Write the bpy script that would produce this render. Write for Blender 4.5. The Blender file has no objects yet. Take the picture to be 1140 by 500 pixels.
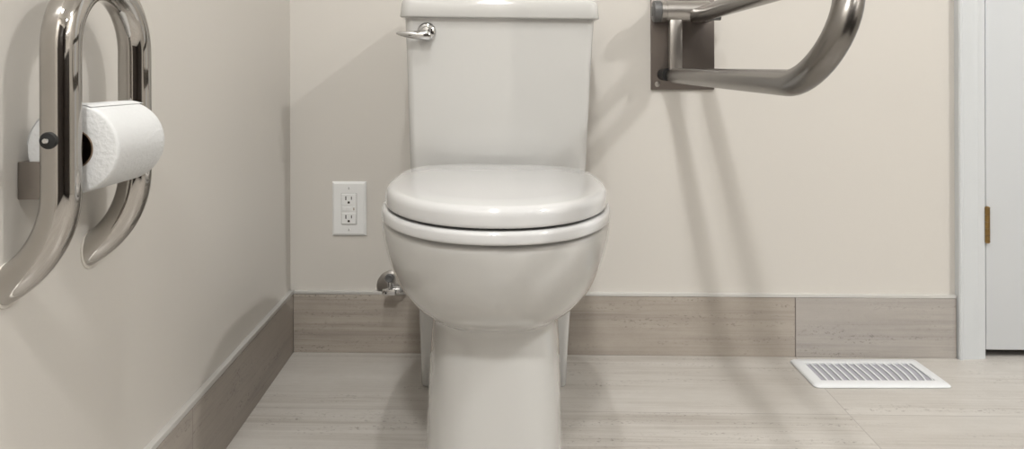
import bpy, bmesh, math, random
from mathutils import Vector, Matrix
random.seed(7)
PI = math.pi
C = bpy.context.scene.collection

# ------------------------------------------------------------------ materials
def mat(name):
    m = bpy.data.materials.new(name); m.use_nodes = True
    nt = m.node_tree
    return m, nt, nt.nodes['Principled BSDF']

def simple(name, col, rough=.5, metal=0, coat=0, bump=0, bscale=200, var=0, vscale=3, aniso=None, spec=None):
    m, nt, b = mat(name)
    b.inputs['Base Color'].default_value = (*col, 1)
    b.inputs['Roughness'].default_value = rough
    b.inputs['Metallic'].default_value = metal
    b.inputs['Coat Weight'].default_value = coat
    b.inputs['Coat Roughness'].default_value = .04
    if spec is not None: b.inputs['Specular IOR Level'].default_value = spec
    tc = nt.nodes.new('ShaderNodeTexCoord')
    if bump:
        n = nt.nodes.new('ShaderNodeTexNoise'); n.inputs['Scale'].default_value = bscale; n.inputs['Detail'].default_value = 3
        bp = nt.nodes.new('ShaderNodeBump'); bp.inputs['Strength'].default_value = bump; bp.inputs['Distance'].default_value = .001
        src = tc.outputs['Object']
        if aniso:
            mp = nt.nodes.new('ShaderNodeMapping'); mp.inputs['Scale'].default_value = aniso
            nt.links.new(src, mp.inputs[0]); src = mp.outputs[0]
        nt.links.new(src, n.inputs['Vector']); nt.links.new(n.outputs[0], bp.inputs['Height']); nt.links.new(bp.outputs[0], b.inputs['Normal'])
    if var:
        n = nt.nodes.new('ShaderNodeTexNoise'); n.inputs['Scale'].default_value = vscale; n.inputs['Detail'].default_value = 2
        mx = nt.nodes.new('ShaderNodeMix'); mx.data_type = 'RGBA'
        mx.inputs[6].default_value = (*[c*(1-var) for c in col], 1); mx.inputs[7].default_value = (*[min(1, c*(1+var)) for c in col], 1)
        nt.links.new(tc.outputs['Object'], n.inputs['Vector']); nt.links.new(n.outputs[0], mx.inputs[0]); nt.links.new(mx.outputs[2], b.inputs['Base Color'])
    return m

def stone(name, light, dark, vein, tile, origin, axes, seed, rough=.38, grout=(.30, .28, .26), gw=.0016):
    """striated porcelain tile: veins run along the first axis; joints every tile[0] x tile[1]"""
    m, nt, b = mat(name)
    N = nt.nodes.new; L = nt.links.new
    tc = N('ShaderNodeTexCoord'); sep = N('ShaderNodeSeparateXYZ'); L(tc.outputs['Object'], sep.inputs[0])
    def M(op, a, c=None, clamp=False):
        n = N('ShaderNodeMath'); n.operation = op; n.use_clamp = clamp
        for i, v in enumerate((a, c)):
            if v is None: continue
            if isinstance(v, (int, float)): n.inputs[i].default_value = v
            else: L(v, n.inputs[i])
        return n.outputs[0]
    u = sep.outputs[axes[0]]; v = sep.outputs[axes[1]]
    tu = M('DIVIDE', M('SUBTRACT', u, origin[0]), tile[0]); tv = M('DIVIDE', M('SUBTRACT', v, origin[1]), tile[1])
    iu = M('FLOOR', tu); iv = M('FLOOR', tv)
    fu = M('SUBTRACT', tu, iu); fv = M('SUBTRACT', tv, iv)
    eu = M('MULTIPLY', M('MINIMUM', fu, M('SUBTRACT', 1.0, fu)), tile[0])
    ev = M('MULTIPLY', M('MINIMUM', fv, M('SUBTRACT', 1.0, fv)), tile[1])
    joint = M('LESS_THAN', M('MINIMUM', eu, ev), gw/2)
    seedv = M('ADD', M('ADD', M('MULTIPLY', iu, 7.31), M('MULTIPLY', iv, 3.17)), seed)
    def noise(su, sv, detail, off, rg=.55, dist=0):
        cb = N('ShaderNodeCombineXYZ')
        L(M('MULTIPLY', u, su), cb.inputs[0]); L(M('MULTIPLY', v, sv), cb.inputs[1]); L(M('ADD', seedv, off), cb.inputs[2])
        n = N('ShaderNodeTexNoise'); n.inputs['Scale'].default_value = 1; n.inputs['Detail'].default_value = detail
        n.inputs['Roughness'].default_value = rg; n.inputs['Distortion'].default_value = dist
        L(cb.outputs[0], n.inputs['Vector']); return n.outputs[0]
    def ramp(src, p0, p1):
        r = N('ShaderNodeMapRange'); r.inputs[1].default_value = p0; r.inputs[2].default_value = p1; L(src, r.inputs[0]); return r.outputs[0]
    def mix(fac, a, c):
        x = N('ShaderNodeMix'); x.data_type = 'RGBA'
        L(fac, x.inputs[0]) if not isinstance(fac, float) else setattr(x.inputs[0], 'default_value', fac)
        for i, k in ((6, a), (7, c)):
            if isinstance(k, tuple): x.inputs[i].default_value = (*k, 1)
            else: L(k, x.inputs[i])
        return x.outputs[2]
    base = mix(ramp(noise(1.6, 7, 4, 0, .55, .3), .3, .7), light, dark)
    patch = ramp(noise(1.1, 9, 3, 7.7, .5, .4), .38, .60)
    band = M('MULTIPLY', ramp(noise(1.6, 42, 6, 4.2, .68, .35), .47, .66), patch)
    base = mix(M('MULTIPLY', band, .68), base, vein)
    fine = M('MULTIPLY', ramp(noise(2.2, 150, 4, 9.5, .65, .25), .48, .70), M('ADD', M('MULTIPLY', patch, .7), .25))
    base = mix(M('MULTIPLY', fine, .50), base, vein)
    cloud = ramp(noise(22, 34, 5, 6.4, .7), .35, .68)
    base = mix(M('MULTIPLY', cloud, .16), base, vein)
    pit = M('MULTIPLY', ramp(noise(130, 210, 3, 2.2), .57, .66), M('MULTIPLY', patch, ramp(noise(6, 50, 2, 8.1), .48, .62)))
    base = mix(M('MULTIPLY', pit, .75), base, tuple(c*.5 for c in vein))
    speck = ramp(noise(420, 420, 2, 1.1), .3, .75)
    base = mix(M('MULTIPLY', speck, .10), base, tuple(min(1, c*1.25) for c in light))
    base = mix(joint, base, grout)
    L(base, b.inputs['Base Color'])
    b.inputs['Roughness'].default_value = rough
    bp = N('ShaderNodeBump'); bp.inputs['Strength'].default_value = .35; bp.inputs['Distance'].default_value = .0008
    L(M('SUBTRACT', M('MULTIPLY', noise(60, 300, 3, 3.0), .4), M('MULTIPLY', joint, 1.5)), bp.inputs['Height']); L(bp.outputs[0], b.inputs['Normal'])
    return m

WALL = simple('wall_paint', (.590, .564, .526), .42, bump=.10, bscale=260, var=.012, vscale=2.5)
CEIL = simple('ceiling_paint', (.80, .79, .77), .8)
WHITE = simple('trim_paint', (.58, .60, .615), .33, bump=.03, bscale=90)
DOORW = simple('door_paint', (.60, .62, .64), .38, bump=.05, bscale=120)
PORC = simple('porcelain', (.535, .530, .515), .07, coat=.6)
SEATM = simple('seat_plastic', (.575, .575, .575), .10, coat=.5)
CHROME = simple('chrome', (.60, .60, .60), .05, metal=1)
POLI = simple('polished_steel', (.46, .44, .415), .045, metal=1)
BRUSH = simple('brushed_steel', (.225, .213, .20), .25, metal=1, bump=.06, bscale=300)
BRUSHD = simple('dark_brushed_steel', (.185, .163, .15), .36, metal=1, bump=.10, bscale=60, aniso=(1, 1, 20))
BRUSHL = simple('light_brushed_steel', (.47, .45, .43), .28, metal=1, bump=.10, bscale=60, aniso=(1, 20, 20))
BRACK = simple('bracket_steel', (.34, .31, .285), .34, metal=1, bump=.06, bscale=200)
RUBBER = simple('black_rubber', (.008, .008, .008), .6)
GREYCAP = simple('grey_plastic_cap', (.10, .10, .10), .4)
TRIMM = simple('satin_aluminium', (.68, .67, .65), .28, metal=.4)
PLATE = simple('outlet_plastic', (.76, .765, .76), .30)
SLOT = simple('dark_slot', (.03, .025, .02), .6)
PAPER = simple('tissue_paper', (.60, .605, .605), .92, bump=.8, bscale=240, spec=.1)
CORE = simple('cardboard_core', (.16, .11, .075), .9)
BRASS = simple('brass', (.34, .22, .09), .38, metal=1, var=.3, vscale=60)
VENTW = simple('vent_enamel', (.66, .675, .69), .4)
DUCT = simple('duct_metal', (.36, .36, .40), .6)
BRAID = simple('braided_hose', (.45, .45, .45), .35, metal=.8, bump=.6, bscale=600)
WOOD = simple('dark_walnut', (.035, .028, .024), .4, bump=.1, bscale=60)
COUNTER = simple('counter_stone', (.72, .70, .68), .25)
DARK = simple('unlit_black', (.02, .018, .017), .6)
FLOORM = stone('floor_tile', (.52, .50, .47), (.425, .402, .372), (.285, .25, .218), (.600, .300), (.5875, -.27), (0, 1), 3.3, .34, grout=(.33, .31, .285), gw=.002)
BASEM = stone('baseboard_tile', (.44, .395, .348), (.34, .30, .258), (.20, .172, .145), (.600, 9), (.5875, -1), (0, 2), 11.4, .42, grout=(.25, .22, .2), gw=.0025)
BASEM2 = stone('baseboard_tile_pale', (.46, .43, .40), (.39, .36, .33), (.25, .23, .215), (.600, 9), (.5875, -1), (0, 2), 21.4, .42, grout=(.25, .22, .2), gw=.0025)
BASEL = stone('baseboard_tile_side', (.40, .36, .32), (.33, .295, .26), (.24, .21, .185), (.600, 9), (-.557, -1), (1, 2), 5.4, .45, grout=(.25, .22, .2), gw=.0025)

def emis(name, col, s):
    m, nt, b = mat(name)
    b.inputs['Base Color'].default_value = (.9, .9, .9, 1)
    b.inputs['Emission Color'].default_value = (*col, 1); b.inputs['Emission Strength'].default_value = s
    return m

# ------------------------------------------------------------------ helpers
def link(name, bm, m, parent=None, angle=35, smooth=True):
    bmesh.ops.recalc_face_normals(bm, faces=bm.faces)
    me = bpy.data.meshes.new(name); bm.to_mesh(me); bm.free()
    me.materials.append(m)
    if smooth:
        me.polygons.foreach_set('use_smooth', [True]*len(me.polygons))
        me.set_sharp_from_angle(angle=math.radians(angle))
    o = bpy.data.objects.new(name, me); C.objects.link(o)
    if parent: o.parent = parent
    return o

def thing(name, label, cat, loc=(0, 0, 0), rot=(0, 0, 0), group=None):
    o = bpy.data.objects.new(name, None); C.objects.link(o)
    o.empty_display_size = .05
    o.location = loc; o.rotation_euler = rot; o['label'] = label; o['category'] = cat
    if group: o['group'] = group
    return o
def struct(o, label=None):
    o['kind'] = 'structure'
    if label: o['label'] = label
    return o

def box(bm, x0, x1, y0, y1, z0, z1, bev=0, seg=3):
    vs = [bm.verts.new((x, y, z)) for x in (x0, x1) for y in (y0, y1) for z in (z0, z1)]
    fs = [(0, 1, 3, 2), (4, 6, 7, 5), (0, 4, 5, 1), (2, 3, 7, 6), (0, 2, 6, 4), (1, 5, 7, 3)]
    faces = [bm.faces.new([vs[i] for i in f]) for f in fs]
    if bev:
        es = list({e for f in faces for e in f.edges})
        bmesh.ops.bevel(bm, geom=es, offset=bev, segments=seg, profile=.5, affect='EDGES')
    return bm
def bx(*a, **k): return box(bmesh.new(), *a, **k)

def loft(bm, rings, cap0=True, cap1=True, closed=True):
    R = [[bm.verts.new(p) for p in r] for r in rings]
    n = len(R[0])
    for a, b in zip(R, R[1:]):
        for i in range(n if closed else n-1):
            bm.faces.new((a[i], a[(i+1) % n], b[(i+1) % n], b[i]))
    if cap0: bm.faces.new(R[0][::-1])
    if cap1: bm.faces.new(R[-1])
    return bm

def tube(bm, pts, r, n=24, cap=True):
    """swept circle along points; r number or list"""
    pts = [Vector(p) for p in pts]
    k = len(pts); rr = r if isinstance(r, (list, tuple)) else [r]*k
    T = []
    for i in range(k):
        a = pts[max(0, i-1)]; b = pts[min(k-1, i+1)]
        T.append((b-a).normalized())
    up = Vector((0, 0, 1)) if abs(T[0].z) < .9 else Vector((1, 0, 0))
    u = T[0].cross(up).normalized(); rings = []
    for i in range(k):
        u = (u - T[i]*u.dot(T[i])).normalized(); v = T[i].cross(u)
        rings.append([pts[i]+(u*math.cos(2*PI*j/n)+v*math.sin(2*PI*j/n))*rr[i] for j in range(n)])
    return loft(bm, rings, cap, cap)

def lathe(bm, prof, origin=(0, 0, 0), axis='z', n=40):
    """prof: list of (r, h); axis the direction h runs along"""
    o = Vector(origin); rings = []
    ax = {'x': (Vector((0, 1, 0)), Vector((0, 0, 1)), Vector((1, 0, 0))), 'y': (Vector((1, 0, 0)), Vector((0, 0, 1)), Vector((0, 1, 0))),
          '-y': (Vector((1, 0, 0)), Vector((0, 0, 1)), Vector((0, -1, 0))), 'z': (Vector((1, 0, 0)), Vector((0, 1, 0)), Vector((0, 0, 1)))}[axis]
    for r, h in prof:
        r = max(r, 1e-5)
        rings.append([o+ax[0]*r*math.cos(2*PI*i/n)+ax[1]*r*math.sin(2*PI*i/n)+ax[2]*h for i in range(n)])
    return loft(bm, rings)

def arc(c, a0, a1, R, n, f):
    return [f(c[0]+R*math.cos(a0+(a1-a0)*i/n), c[1]+R*math.sin(a0+(a1-a0)*i/n)) for i in range(n+1)]

def egg(z, w, yf, yb, ym, ef=2.0, eb=2.6, n=96, cx=0):
    """plan outline at height z: widest half-width w at y=ym, front yf (near), back yb"""
    r = []
    for i in range(n):
        t = 2*PI*i/n; c = math.cos(t); s = math.sin(t)
        e = eb if s > 0 else ef
        x = w*math.copysign(abs(c)**(2/e), c); k = abs(s)**(2/e)
        y = ym+(yb-ym)*k if s > 0 else ym-(ym-yf)*k
        r.append((cx+x, y, z))
    return r

# ------------------------------------------------------------------ the room
WY = .009                                    # wall surface; the tiled base stands 9 mm proud of it
AL = .0689                                   # the left wall is a little out of square
XR, YF, HC = 2.30, -3.0, 2.44
bm = bx(-.75, XR+.1, YF-.1, 1.1, -.03, 0)
struct(link('floor', bm, FLOORM, smooth=False), 'pale striated stone-look floor tiles')
bm = bx(-.75, XR+.1, YF-.1, 1.1, HC, HC+.05)
struct(link('ceiling', bm, CEIL, smooth=False))
DX0, DX1, DZ = 1.004, 1.80, 2.05
bm = bmesh.new()
box(bm, -.72, DX0, WY, WY+.11, 0, HC); box(bm, DX0, DX1, WY, WY+.11, DZ, HC); box(bm, DX1, XR+.1, WY, WY+.11, 0, HC)
struct(link('wall_back', bm, WALL, smooth=False), 'warm off-white painted wall behind the toilet')
bm = bx(-.12, 0, YF-.2, .02, 0, HC)
o = struct(link('wall_left', bm, WALL, smooth=False), 'warm off-white painted wall on the left'); o.location = (-.5663, WY, 0); o.rotation_euler = (0, 0, AL)
bm = bx(XR, XR+.1, YF-.1, .119, 0, HC); struct(link('wall_right', bm, WALL, smooth=False))
bm = bmesh.new(); HX0, HX1 = .15, 2.22
box(bm, -.72, HX0, YF-.1, YF, 0, HC); box(bm, HX0, HX1, YF-.1, YF, 2.05, HC); box(bm, HX1, XR+.1, YF-.1, YF, 0, HC)
struct(link('wall_front', bm, WALL, smooth=False))
struct(link('added_dark_door', bx(HX0+.002, HX1-.002, YF-.06, YF-.02, .008, 2.048, .002), WOOD), 'unseen dark door added behind the viewer for reflections in the steel')  # wide dark panel added unseen, for the dark stripes mirrored in the rails
# near-black wall: darkness of the unlit room beyond the door, put in its colour
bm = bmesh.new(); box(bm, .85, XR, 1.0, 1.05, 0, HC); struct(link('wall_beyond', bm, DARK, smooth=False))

# tiled base of the back wall
bm = bx(-.5565, .5872, 0, WY+.001, 0, .1338, .0008, 1)
struct(link('baseboard_back', bm, BASEM, smooth=False), 'brownish striated tile base behind the toilet')
bm = bx(.5878, .9445, 0, WY+.001, 0, .1338, .0008, 1)
struct(link('baseboard_back', bm, BASEM2, smooth=False), 'paler grey tile base beside the door casing')
bm = bmesh.new(); box(bm, -.5565, .9445, -.0005, WY+.001, .1347, .1415, .0008, 2)
struct(link('trim_1', bm, TRIMM), 'thin pale metal edge strip along the top of the back wall tile base')
def left(o): o.location = (-.5663, 0, 0); o.rotation_euler = (0, 0, AL); return o
bm = bx(0, .0097, YF-.1, -.0005, 0, .1338, .0008, 1)
struct(left(link('baseboard_left', bm, BASEL, smooth=False)), 'brown striated tile base along the left wall')
bm = bx(0, .0102, YF-.1, -.0005, .1347, .1432, .0008, 2)
struct(left(link('trim_2', bm, TRIMM)), 'thin pale metal edge strip along the top of the left wall tile base')

# door casing: moulded profile swept up, across and down
def casing(x0, x1, side):
    # profile across the width (t 0 = outer edge .. 1 = door edge), depth proud of the wall
    P = [(0, 0), (0, .016), (.04, .0185), (.12, .0185), (.17, .0150), (.30, .0140), (.46, .0120), (.60, .0115), (.72, .0120), (.78, .0105), (.92, .0095), (1, .0075), (1, 0)]
    w = x1-x0; top = DZ+.065
    rings = []
    for (t, d) in P:
        xx = x0+w*t; zt = top-w*t; y = WY-d
        xr = DX1+.065-w*t
        rings.append([(xx, y, 0), (xx, y, zt), (xr, y, zt), (xr, y, 0)])
    bm = bmesh.new()
    R = [[bm.verts.new(p) for p in r] for r in rings]
    for a, b in zip(R, R[1:]):
        for i in range(3): bm.faces.new((a[i], a[i+1], b[i+1], b[i]))
    bm.faces.new([r[0] for r in R]); bm.faces.new([r[3] for r in R][::-1])
    return bm
struct(link('trim_3', casing(.9460, 1.0085, 1), WHITE, angle=25), 'white moulded casing around the door')
bm = bmesh.new()
box(bm, DX0-.012, DX0+.006, WY+.001, WY+.11, 0, DZ+.006); box(bm, DX1-.006, DX1+.012, WY+.001, WY+.11, 0, DZ+.006); box(bm, DX0, DX1, WY+.001, WY+.11, DZ-.006, DZ+.012)
struct(link('trim_4', bm, WHITE, smooth=False), 'white door jamb')
# door
bm = bx(DX0+.0085, DX1-.008, WY-.004, WY+.033, .0185, DZ-.008, .0015, 2)
door = struct(link('door_1', bm, DOORW), 'white painted door on the right')
def hinge(z0, z1):
    bm = bmesh.new(); L = z1-z0; kn = 5
    for i in range(kn):
        a = z0+L*i/kn; b = z0+L*(i+1)/kn-.0007
        tube(bm, [(DX0+.0085, WY-.009, a), (DX0+.0085, WY-.009, b)], .0052, 16)
    box(bm, DX0+.0055, DX0+.0115, WY-.0075, WY+.03, z0+.001, z1-.001)
    lathe(bm, [(.001, -.003), (.0042, -.0025), (.0055, 0), (.0055, .001)], (DX0+.0085, WY-.009, z0), 'z', 16)
    lathe(bm, [(.0055, 0), (.0055, .001), (.003, .003), (.001, .0035)], (DX0+.0085, WY-.009, z1), 'z', 16)
    o = link('hinge', bm, BRASS, door); o['label'] = 'worn brass hinge'
for z in (.262, 1.10, 1.78): hinge(z, z+.076)
bm = lathe(bmesh.new(), [(.001, 0), (.03, .001), (.03, .006), (.012, .012), (.011, .035), (.022, .042), (.028, .055), (.024, .068), (.001, .072)], (DX1-.08, WY-.004, .95), '-y')
o = link('door_handle', bm, BRASS, door)

# ------------------------------------------------------------------ toilet
T = thing('toilet', 'white two-piece toilet with closed seat lid standing against the back wall', 'toilet', (-.0875, 0, 0), (0, math.radians(.8), math.radians(2.5)))
bm = bmesh.new()
# bowl and front pedestal, one surface
S = [  # z, half width, front, back, widest y, exponent front, exponent back
    (.0005, .1160, -.606, -.10, -.36, 3.6, 5), (.020, .1150, -.604, -.10, -.36, 3.5, 5), (.075, .1115, -.598, -.10, -.36, 3.4, 5),
    (.130, .1095, -.592, -.10, -.37, 3.3, 5), (.180, .1075, -.587, -.10, -.37, 3.2, 5), (.215, .1058, -.584, -.10, -.38, 3.1, 5),
    (.240, .1045, -.582, -.10, -.38, 3.0, 4.5), (.255, .1045, -.583, -.10, -.39, 2.9, 4), (.264, .1080, -.589, -.13, -.39, 2.8, 4),
    (.270, .1160, -.599, -.13, -.40, 2.7, 4), (.280, .1300, -.617, -.175, -.41, 2.5, 4), (.294, .1440, -.637, -.175, -.42, 2.35, 4),
    (.312, .1570, -.655, -.175, -.43, 2.25, 4), (.335, .1665, -.671, -.175, -.44, 2.2, 4), (.360, .1745, -.684, -.175, -.445, 2.15, 4),
    (.385, .1800, -.693, -.175, -.45, 2.1, 4), (.402, .1818, -.697, -.175, -.45, 2.1, 4), (.410, .1812, -.696, -.175, -.45, 2.1, 4),
    (.4138, .1755, -.691, -.175, -.45, 2.1, 4)]
def crspline(S, sub=4):
    out = []
    for i in range(len(S)-1):
        p0 = S[max(0, i-1)]; p1 = S[i]; p2 = S[i+1]; p3 = S[min(len(S)-1, i+2)]
        for k in range(sub):
            t = k/sub
            out.append(tuple(.5*((2*b)+(-a+c)*t+(2*a-5*b+4*c-d)*t*t+(-a+3*b-3*c+d)*t**3) for a, b, c, d in zip(p0, p1, p2, p3)))
    out.append(S[-1]); return out
loft(bm, [egg(z, w, f, b, m, ef, eb, 128) for z, w, f, b, m, ef, eb in crspline(S)])
# broad rear foot below the tank
def rrect(z, w, y0, y1, r, n=8):
    pts = []
    for cx, cy, a in ((w-r, y1-r, 0), (-w+r, y1-r, PI/2), (-w+r, y0+r, PI), (w-r, y0+r, 3*PI/2)):
        for i in range(n+1):
            t = a+PI/2*i/n; pts.append((cx+r*math.cos(t), cy+r*math.sin(t), z))
    return pts
loft(bm, [[(x-.004, y_, z_) for x, y_, z_ in rrect(z, w, y, -.035, .012)] for z, w, y in ((.0005, .1465, -.171), (.004, .1485, -.173), (.06, .1500, -.174), (.10, .1520, -.175), (.20, .1575, -.176), (.225, .156, -.178), (.30, .125, -.185), (.36, .098, -.20), (.4145, .096, -.20))])
box(bm, -.10, .10, -.235, -.035, .38, .4315, .008, 3)
link('bowl', bm, PORC, T, angle=50)
# tank
bm = bmesh.new()
K = [(.4305, .164, -.192, .014), (.436, .172, -.200, .015), (.448, .1765, -.204, .015), (.52, .1792, -.206, .015), (.62, .1825, -.2095, .015), (.70, .1862, -.212, .015), (.7505, .1885, -.214, .015)]
loft(bm, [rrect(z, w, y, -.018, r, 10) for z, w, y, r in K])
tank = link('tank', bm, PORC, T, angle=50)
bm = bmesh.new()
K = [(.7500, .1945, -.2215, .018), (.7510, .1972, -.2248, .019), (.7530, .1980, -.2260, .020), (.7780, .1955, -.2240, .020), (.7835, .1940, -.2225, .020), (.7875, .1905, -.219, .018), (.7895, .1850, -.213, .016), (.7905, .174, -.202, .012)]
loft(bm, [rrect(z, w, y, -.012-(.198-w)*.8, r, 12) for z, w, y, r in K])
link('tank_lid', bm, PORC, T, angle=60)
# flush handle
H = bpy.data.objects.new('flush_handle', None)
bpy.data.objects.remove(H)
hx, hz, hy = -.1440, .7220, -.2125
bm = lathe(bmesh.new(), [(.0185, -.003), (.0190, .002), (.0180, .006), (.0140, .0095), (.0090, .011), (.0085, .016), (.0095, .019), (.0080, .0225), (.0001, .0235)], (hx, hy, hz), '-y', 40)
fh = link('flush_handle', bm, CHROME, T)
fh['label'] = 'chrome flush handle'
bm = bmesh.new()
rings = []
n = 20
for i in range(17):
    t = i/16
    x = hx+.010-.068*t; z = hz-.0080-.0015*math.sin(PI*t)+.0035*t; y = hy-.019-.004*math.sin(PI*t)
    hh = (.0098*(1-t)**.5+.0008); dd = .0055*(1-t)**.5+.001
    if i == 0: hh *= .6; dd *= .6
    rings.append([(x, y+dd*math.cos(2*PI*k/n), z+hh*math.sin(2*PI*k/n)) for k in range(n)])
loft(bm, rings)
link('lever', bm, CHROME, fh)
# seat ring and lid
def slab(prof, w, yf, yb, ym, ef=2.15, eb=3.2, dome=0, n=128):
    rings = [egg(z, w-d, yf+d, yb-d, ym, ef, eb, n) for d, z in prof]
    zt = prof[-1][1]; d0 = prof[-1][0]
    for k in (.8, .6, .4, .2, .05):
        dz = dome*(1-k*k)
        rings.append([((x)*k, ym+(y-ym)*k, zt+dz) for x, y, _ in egg(zt, w-d0, yf+d0, yb-d0, ym, ef, eb, n)])
    return loft(bmesh.new(), rings)
bm = slab([(.007, .4172), (.0018, .4175), (.0003, .4188), (0, .4210), (.0002, .4290), (.0012, .4325), (.004, .4345), (.009, .4350)], .1822, -.706, -.245, -.452)
link('seat', bm, SEATM, T, angle=60)
bm = slab([(.006, .4385), (.0015, .4388), (.0002, .4402), (0, .4430), (.0002, .4540), (.0012, .4590), (.0038, .4630), (.0080, .4653), (.014, .4662)], .1762, -.703, -.236, -.452, dome=.0025)
link('seat_lid', bm, SEATM, T, angle=60)
for s in (-1, 1):
    bm = bmesh.new(); tube(bm, [(s*.075-.018, -.228, .442), (s*.075+.018, -.228, .442)], .009, 20); box(bm, s*.075-.012, s*.075+.012, -.236, -.220, .4145, .44, .003, 2)
    link('seat_hinge', bm, SEATM, T)

# ------------------------------------------------------------------ shut-off valve
V = thing('shutoff_valve', 'small chrome water shut-off valve with round wall flange left of the toilet', 'valve', (-.3265, WY, .151))
bm = lathe(bmesh.new(), [(.0385, 0), (.0385, .003), (.036, .006), (.030, .0085), (.018, .0105), (.012, .012), (.0001, .0125)], (0, 0, 0), '-y', 48)
g = bm.verts[:]+bm.edges[:]+bm.faces[:]
bmesh.ops.bisect_plane(bm, geom=g, plane_co=(0, 0, -.0060), plane_no=(0, 0, -1), clear_outer=True)
link('escutcheon', bm, BRUSHL, V)
bm = bmesh.new(); tube(bm, [(0, -.008, .002), (0, -.046, .002)], .0085, 20); tube(bm, [(.0, -.034, .002), (.022, -.034, .002)], .008, 20); tube(bm, [(.0, -.034, .002), (0, -.034, .026)], .0065, 20)
link('valve_body', bm, CHROME, V)
bm = bx(-.0150, .0150, -.052, -.040, -.0050, .0085, .0015, 2); tube(bm, [(-.006, -.0515, .001), (-.006, -.0535, .001)], .003, 12)
o = link('union_nut', bm, CHROME, V)
bm = bmesh.new(); tube(bm, [(-.006, -.0532, .0010), (-.006, -.0540, .0010)], .0024, 12); link('port', bm, SLOT, V)
bm = bmesh.new()
lathe(bm, [(.0001, 0), (.0050, .0), (.0050, .010), (.0001, .010)], (.000, -.028, .0315), '-y', 20)
rings = []
for k, (r, h) in enumerate([(.004, 0), (.0092, .0006), (.0108, .004), (.0104, .008), (.008, .0098), (.006, .0085), (.0001, .008)]):
    rings.append([(.0+r*.95*math.cos(2*PI*i/40), -.038-h, .0315+r*.9*math.sin(2*PI*i/40)) for i in range(40)])
loft(bm, rings)
link('handle', bm, GREYCAP, V)
bm = bmesh.new()
pts = []
P0, P1, P2, P3 = Vector((.02, -.034, .002)), Vector((.05, -.034, .0)), Vector((.02, -.05, .20)), Vector((.112, -.10, .281))
for i in range(25):
    t = i/24; pts.append((1-t)**3*P0+3*t*(1-t)**2*P1+3*t*t*(1-t)*P2+t**3*P3)
tube(bm, pts, .006, 16); link('supply_hose', bm, BRAID, V)

# ------------------------------------------------------------------ wall outlet
OX, OZ = -.4275, .3310
W = thing('wall_outlet', 'white double socket wall outlet with rectangular cover plate left of the toilet', 'outlet', (OX, WY, OZ), (0, 0, 0))
bm = bmesh.new(); hw, hh = .0395, .0625
loft(bm, [[(x*sx, y, z*sz) for x, z in ((1, 1), (-1, 1), (-1, -1), (1, -1))] for sx, sz, y in ((hw, hh, 0), (hw, hh, -.0020), (hw-.001, hh-.001, -.0036), (hw-.005, hh-.005, -.0058))])
link('cover_plate', bm, PLATE, W, angle=20)
bm = bmesh.new()
box(bm, -.0175, .0175, -.0078, -.005, -.0355, .0355, .001, 2)
rc = link('receptacle', bm, PLATE, W)
bm = bmesh.new(); box(bm, -.0182, -.0175, -.0062, -.0050, -.036, .036); box(bm, .0175, .0182, -.0062, -.005, -.036, .036); box(bm, -.0182, .0182, -.0062, -.005, .0355, .0362); box(bm, -.0182, .0182, -.0062, -.005, -.0362, -.0355)
link('gap_line', bm, simple('gap_grey', (.35, .34, .32), .7), rc)
for s, zc in ((1, .0215), (-1, -.0215)):
    bm = bx(-.0165, .0165, -.0086, -.007, zc-.0125, zc+.0125, .0006, 1); sk = link('socket_face', bm, PLATE, rc)
    bm = bmesh.new()
    box(bm, -.0078, -.0054, -.00885, -.0082, zc-.001, zc+.0080); box(bm, .0054, .0074, -.00885, -.0082, zc, zc+.0072)
    lathe(bm, [(.0001, 0), (.0027, 0), (.0027, .0004), (.0001, .0004)], (0, -.0085, zc-.0062), '-y', 16)
    box(bm, -.0027, .0027, -.00885, -.0082, zc-.0088, zc-.0062)
    link('slots', bm, SLOT, rc)
for x0, x1 in ((-.0150, -.0085), (-.0075, .0075)):
    bm = bx(x0, x1, -.0092, -.007, -.0045, .0045, .0006, 1); link('button', bm, PLATE, W)
bm = bx(.0105, .0130, -.0083, -.007, -.003, .003); link('indicator_lamp', bm, simple('amber_lens', (.35, .30, .22), .3), W)
for z in (.048, -.048):
    bm = lathe(bmesh.new(), [(.0032, .0), (.0032, .0008), (.0022, .0013), (.0001, .0014)], (0, -.0058, z), '-y', 20)
    sc = link('screw', bm, PLATE, W)
    link('screw_slot', bx(-.0004, .0004, -.00735, -.0068, z-.0026, z+.0026), SLOT, sc)

# ------------------------------------------------------------------ floor register
VX0, VX1, VY0, VY1 = .566, .846, -.157, -.0185
G = thing('floor_register', 'white metal floor vent register with curved slats below the tile base', 'vent', ((VX0+VX1)/2, (VY0+VY1)/2, 0), (0, 0, math.radians(1.2)))
hw, hd = (VX1-VX0)/2, (VY1-VY0)/2
iw, idp = hw-.0215, hd-.026
def rr2(w, d, z, r, n=6):
    pts = []
    for cx, cy, a in ((w-r, d-r, 0), (-w+r, d-r, PI/2), (-w+r, -d+r, PI), (w-r, -d+r, 3*PI/2)):
        for i in range(n+1):
            t = a+PI/2*i/n; pts.append((cx+r*math.cos(t), cy+r*math.sin(t), z))
    return pts
bm = bmesh.new()
loft(bm, [rr2(hw-.001, hd-.001, .0003, .011), rr2(hw, hd, .0008, .012), rr2(hw, hd, .0022, .012), rr2(hw-.004, hd-.004, .0056, .009), rr2(iw+.002, idp+.002, .0062, .004), rr2(iw, idp, .0056, .003), rr2(iw, idp, .0003, .003)], False, False)
link('frame', bm, VENTW, G, angle=50)
bm = bx(-iw-.001, iw+.001, -idp-.001, idp+.001, .0002, .0030); link('duct', bm, DUCT, G, smooth=False)
NS = 15
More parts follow.
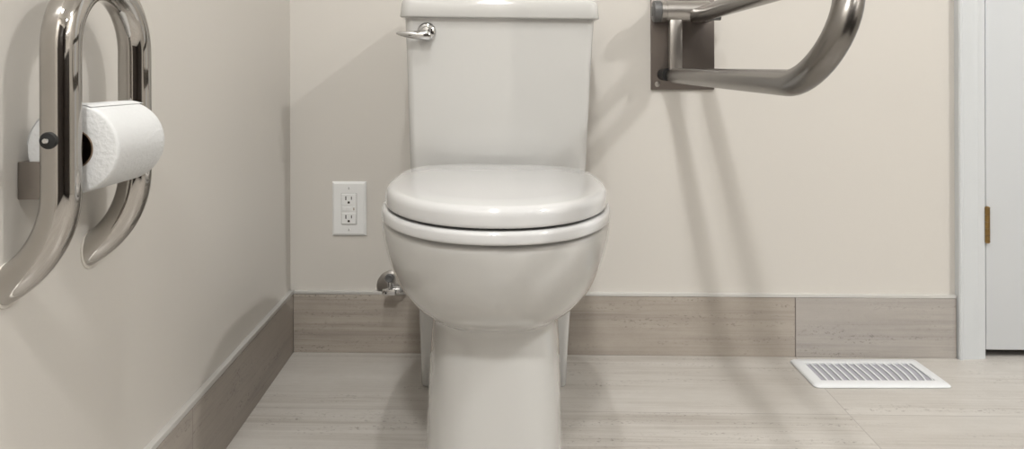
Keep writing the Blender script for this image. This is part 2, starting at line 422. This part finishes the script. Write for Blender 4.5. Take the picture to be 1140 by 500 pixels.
for i in range(NS+1):
    u = -1+2*i/NS; xc = u*iw
    amp = .004*max(0, u)+.001; lean = -.010*max(0, u)
    th = .0019 if 0 < i < NS else .0015
    bm = bmesh.new(); rings = []
    for k in range(13):
        t = k/12; y = idp-2*idp*t
        x = xc+amp*math.sin(PI*t)+lean*(t-.5)
        x = max(-iw+th, min(iw-th, x))
        rings.append([(x-th, y, .0054), (x+th, y, .0058), (x+th*.6, y, .0028), (x-th*.6, y, .0028)])
    loft(bm, rings); link('slat', bm, VENTW, G, smooth=False)

# ------------------------------------------------------------------ looped grab bar on the left wall
# local frame: x out of the wall, -y towards the viewer along the wall
LW = (-.5663, WY, 0)
GB = thing('grab_bar', 'polished steel looped grab bar holding the toilet roll on the left wall', 'grab bar', LW, (0, 0, AL))
r = .0172; so = .0515; s0, s1 = .815+WY, .955+WY; zt = .661; Ra = (s1-s0)/2; zc = .4378
th = math.radians(60); Rb = so/(1-math.cos(th)); 
leg = []
for i in range(15):                       # from the wall up to the upright
    a = th*(1-i/14); leg.append((so-Rb*(1-math.cos(a)), zc+Rb*(math.sin(th)-math.sin(a))))
first = (leg[0][0]-.004*math.sin(th)*1.5, leg[0][1]-.004*math.cos(th)*1.5)
leg = [first]+leg
path = [(x, -s1, z) for x, z in leg]
for z in (.58, .62): path.append((so, -s1, z))
cy = -(s0+s1)/2
for i in range(25):
    a = PI*i/24; path.append((so, cy-Ra*math.cos(a), zt+Ra*math.sin(a)))
for z in (.62, .58): path.append((so, -s0, z))
path += [(x, -s0, z) for x, z in leg[::-1]]
bm = bmesh.new(); tube(bm, path, r, 48); link('rail', bm, POLI, GB, angle=60)
for s in (s0, s1):
    bm = bmesh.new()
    d = Vector((math.sin(th), 0, math.cos(th)))
    rings = []
    rad = .0186
    for h, q in ((0, 1.0), (.0015, 1.0), (.0022, .96)):
        rings.append([(h, -s+rad*q*math.cos(2*PI*i/40), zc+rad*q*1.16*math.sin(2*PI*i/40)) for i in range(40)])
    loft(bm, rings); link('wall_flange', bm, simple('clear_sealant', (.62, .59, .54), .25), GB)
zr, xr = .5762, .0505
bm = bmesh.new(); tube(bm, [(xr, -s1+.003, zr), (xr, -s0-.003, zr)], .0065, 20); link('spindle', bm, CHROME, GB)
bm = lathe(bmesh.new(), [(.0080, 0), (.0080, .0035), (.0072, .0050), (.0045, .0055), (.0001, .0055)], (xr, -s1-.0148, zr), '-y', 32)
bu = link('bushing', bm, RUBBER, GB); bu['label'] = 'black rubber bushing'
bm = lathe(bmesh.new(), [(.0028, 0), (.0028, .0030), (.0020, .0044), (.0001, .0048)], (xr, -s1-.0198, zr), '-y', 24); link('button', bm, CHROME, bu)
bm = bmesh.new()
box(bm, .0005, .0460, -.9485, -.9455, .516, .5530, .0012, 2); box(bm, .0005, .0035, -.9485, -.860, .516, .553, .001, 1)
link('bracket', bm, BRACK, GB)

# ------------------------------------------------------------------ toilet roll
ra, rb = .8440, .9450
TR = thing('toilet_roll', 'white toilet paper roll held inside the steel loop on the left wall', 'toilet roll',
           (LW[0]+.0510*math.cos(AL), LW[1]+.0510*math.sin(AL), .5645), (0, 0, AL))
R, rc_ = .0440, .0195
bm = bmesh.new(); n = 72; prof = []
L0, L1 = -rb, -ra
prof = [(rc_, L0+.0005), (R-.0025, L0), (R-.0008, L0+.0008), (R, L0+.003)]
for k in range(1, 24): prof.append((R+.00012*math.sin(k*2.1), L0+.003+(L1-L0-.006)*k/24))
prof += [(R, L1-.003), (R-.0008, L1-.0008), (R-.0025, L1), (rc_, L1-.0005)]
rings = [[(q*math.cos(2*PI*i/n), h, q*math.sin(2*PI*i/n)) for i in range(n)] for q, h in prof]
loft(bm, rings+[rings[0]], False, False)
bmesh.ops.remove_doubles(bm, verts=bm.verts, dist=1e-6)
link('paper', bm, PAPER, TR, angle=50)
bm = bmesh.new()
rings = [[(q*math.cos(2*PI*i/n), h, q*math.sin(2*PI*i/n)) for i in range(n)] for q, h in ((rc_, L0-.0002), (rc_, L1+.0002), (rc_-.0012, L1+.0002), (rc_-.0012, L0-.0002))]
loft(bm, rings+[rings[0]], False, False); bmesh.ops.remove_doubles(bm, verts=bm.verts, dist=1e-6)
o = link('cardboard_core', bm, CORE, TR); o['label'] = 'brown cardboard core'
bm = bmesh.new(); rings = []                 # loose end of the sheet over the top
for k in range(16):
    a = math.radians(175-7.2*k); q = R+.0001+.0004*max(0, (k-12)/3)**2
    c, s = math.cos(a), math.sin(a)
    j = .0007*math.sin(k*3.3)
    rings.append([(q*c, L0+.001+j, q*s), (q*c, L1-.0005-j+(.004*max(0, k-11)/4), q*s), ((q+.0003)*c, L1-.0005-j+(.004*max(0, k-11)/4), (q+.0003)*s), ((q+.0003)*c, L0+.001+j, (q+.0003)*s)])
loft(bm, rings); link('sheet_end', bm, PAPER, TR)

# ------------------------------------------------------------------ fold-up support rail on the back wall
FR = thing('fold_down_grab_bar', 'brushed steel fold-down grab bar on a square wall plate right of the toilet', 'grab bar', (.338, WY, 0))
ox = .338
bm = bx(.2658-ox, .4093-ox, -.006, 0, .604, .835, .0015, 2)
# round the vertical corners
link('wall_plate', bm, BRUSHD, FR)
for x in (.280, .395):
    for z in (.6165, .822):
        bm = lathe(bmesh.new(), [(.0062, 0), (.0062, .0012), (.0045, .0030), (.0022, .0034), (.0020, .0022), (.0001, .0022)], (x-ox, -.006, z), '-y', 24)
        link('screw', bm, BRUSHL, FR)
cyy, cz = -.062, .777
bm = bmesh.new(); X = lambda v: v-ox
lathe(bm, [(.0001, X(.278)), (.0215, X(.2782)), (.0225, X(.2795)), (.0225, X(.2880)), (.0215, X(.2885)), (.0215, X(.2895)), (.0225, X(.2900)), (.0225, X(.3820)), (.0205, X(.3840)), (.0001, X(.3842))], (0, cyy, cz), 'x', 48)
link('pivot_barrel', bm, BRUSHL, FR)
bm = lathe(bmesh.new(), [(.0001, X(.2585)), (.010, X(.2585)), (.0110, X(.2600)), (.0195, X(.2602)), (.0232, X(.2625)), (.0240, X(.2650)), (.0240, X(.2770)), (.0225, X(.2782)), (.0001, X(.2784))], (0, cyy, cz), 'x', 48)
o = link('end_cap', bm, GREYCAP, FR); o['label'] = 'dark grey end cap'
bm = bmesh.new(); tube(bm, [(X(.383), cyy, cz-.012), (X(.408), cyy, cz-.012)], .0085, 24); 
o = link('release_knob', bm, GREYCAP, FR)
for x in (.275, .372):
    link('pivot_bracket', bx(X(x), X(x+.022), cyy+.004, -.004, cz-.02, cz+.02, .002, 2), BRUSHD, FR)
bm = bmesh.new()
# flat link between barrel and lower rail
box(bm, X(.2965), X(.3225), cyy-.012, cyy+.012, .640, .768, .002, 2)
link('upright_link', bm, BRUSHL, FR)
# the rail loop
def LP(t, s):   # t depth out of the wall, s 0 lower rail .. 1 upper rail
    return Vector((X(.306+.048*s), -t, .637+.130*s-.012*(t/.8)*(1-s)-.010*(t/.8)*s))
pts = [LP(.052+.70*i/10, 0) for i in range(11)]
tc, Rr = .752, .5
ap = .098
for i in range(1, 24):
    a = PI*i/24
    pts.append(LP(tc+ap*math.sin(a)**1.0, .5-.5*math.cos(a)))
pts += [LP(.752-.69*i/10, 1) for i in range(11)]
bm = bmesh.new(); tube(bm, pts, .0163, 40); link('rail', bm, BRUSH, FR, angle=60)
bm = lathe(bmesh.new(), [(.0001, 0), (.012, 0), (.0135, .002), (.0135, .008), (.0001, .008)], (X(.292), -.010, .6385), 'y', 24)
bm2 = bmesh.new(); tube(bm2, [(X(.292), -.006, .6385), (X(.297), -.052, .638)], [.0125, .0145], 24)
bm.free(); o = link('bumper', bm2, RUBBER, FR); o['label'] = 'black rubber bumper'

# ------------------------------------------------------------------ ceiling lights, then dark furniture and a fill bar added out of view
LENS = emis('lamp_lens', (1, .95, .88), 7)
def downlight(x, y, power, size, label, col=(1, .992, .968)):
    t = thing('ceiling_light', label, 'ceiling light', (x, y, HC), group='recessed ceiling lights')
    bm = lathe(bmesh.new(), [(.085, 0), (.085, -.004), (.078, -.009), (.064, -.009), (.060, -.003), (.0605, 0)], (0, 0, 0), 'z', 48); link('ring', bm, WHITE, t)
    bm = lathe(bmesh.new(), [(.0001, -.001), (.0598, -.001), (.0598, -.0035), (.0001, -.0035)], (0, 0, 0), 'z', 48); link('lens', bm, LENS, t)
    l = bpy.data.lights.new('lamp', 'AREA'); l.shape = 'DISK'; l.size = size; l.energy = power; l.color = col
    o = bpy.data.objects.new('lamp', l); C.objects.link(o); o.parent = t; o.location = (0, 0, -.012)
downlight(-.05, -1.15, 11.5, .07, 'round recessed ceiling light in front of the toilet')
downlight(2.0, -1.48, 38, .17, 'round recessed ceiling light in front of the white door')
downlight(-.02, -2.35, 38, .24, 'round recessed ceiling light behind the viewer')
downlight(1.75, -2.45, 5, .14, 'round recessed ceiling light by the added cabinets')
LC = thing('added_cabinet', 'tall unseen dark walnut block added by the right wall to darken the steel reflections', 'cabinet', (XR, -2.78, 0))  # added out of view; its full dark height mirrors in the polished rails
link('body', bx(-.52, -.004, -.19, .19, .08, 2.10, .003, 1), WOOD, LC); link('plinth', bx(-.46, -.004, -.18, .18, 0, .08), WOOD, LC)
for z0, z1 in ((.10, 1.05), (1.07, 2.08)):
    d = link('door', bx(-.54, -.521, -.185, .185, z0, z1, .003, 2), WOOD, LC)
    bm = bmesh.new(); tube(bm, [(-.56, .14, z0+.3), (-.56, .14, z0+.45)], .005, 16); link('handle', bm, CHROME, d)
# dark counter cabinet added out of view, mirrored as a stripe in the rails
VN = thing('added_vanity', 'unseen dark walnut counter cabinet added by the right wall for reflections in the steel', 'cabinet', (XR, -2.0, 0))
link('body', bx(-.52, -.004, -.55, .55, .10, .82, .003, 1), WOOD, VN)
for s in (-1, 1): 
    d = link('door', bx(-.54, -.521, min(s*.01, s*.54), max(s*.01, s*.54), .12, .80, .003, 2), WOOD, VN)
    bm = bmesh.new(); tube(bm, [(-.56, s*.05, .55), (-.56, s*.05, .70)], .005, 16); link('handle', bm, CHROME, d)
link('plinth', bx(-.46, -.004, -.53, .53, .0, .10), WOOD, VN)
link('counter', bx(-.56, -.004, -.57, .57, .82, .85, .003, 2), COUNTER, VN)
VL = thing('fill_bar', 'long white glowing bar added out of view on the right wall for fill', 'fill light', (XR, -2.0, 1.62))  # glowing bar added for soft fill on the lower walls
link('back_plate', bx(-.03, -.001, -.10, .10, -.05, .05, .004, 2), CHROME, VL)
bm = bmesh.new(); tube(bm, [(-.08, -.45, 0), (-.08, .45, 0)], .04, 32); link('diffuser', bm, emis('fill_glow', (1, .985, .965), 7), VL)
bm = bmesh.new(); tube(bm, [(-.03, 0, 0), (-.06, 0, 0)], .02, 20); link('arm', bm, CHROME, VL)

# ------------------------------------------------------------------ world, camera, view
w = bpy.data.worlds.new('world'); bpy.context.scene.world = w; w.use_nodes = True
w.node_tree.nodes['Background'].inputs[0].default_value = (.5, .5, .52, 1); w.node_tree.nodes['Background'].inputs[1].default_value = .05
cam = bpy.data.cameras.new('camera'); co = bpy.data.objects.new('camera', cam); C.objects.link(co)
cam.sensor_width = 36; cam.lens = 780/1140*36; cam.shift_y = -(250-86)/1140; cam.clip_start = .02
co.matrix_world = Matrix.Translation((0, -1.6, .6335)) @ Matrix.Rotation(.0315, 4, 'Z') @ Matrix.Rotation(PI/2, 4, 'X') @ Matrix.Rotation(-.003, 4, 'Z')
sc = bpy.context.scene; sc.camera = co
vs = sc.view_settings; vs.view_transform = 'Standard'; vs.look = 'None'; vs.gamma = 1; vs.use_curve_mapping = False; vs.exposure = 0.08
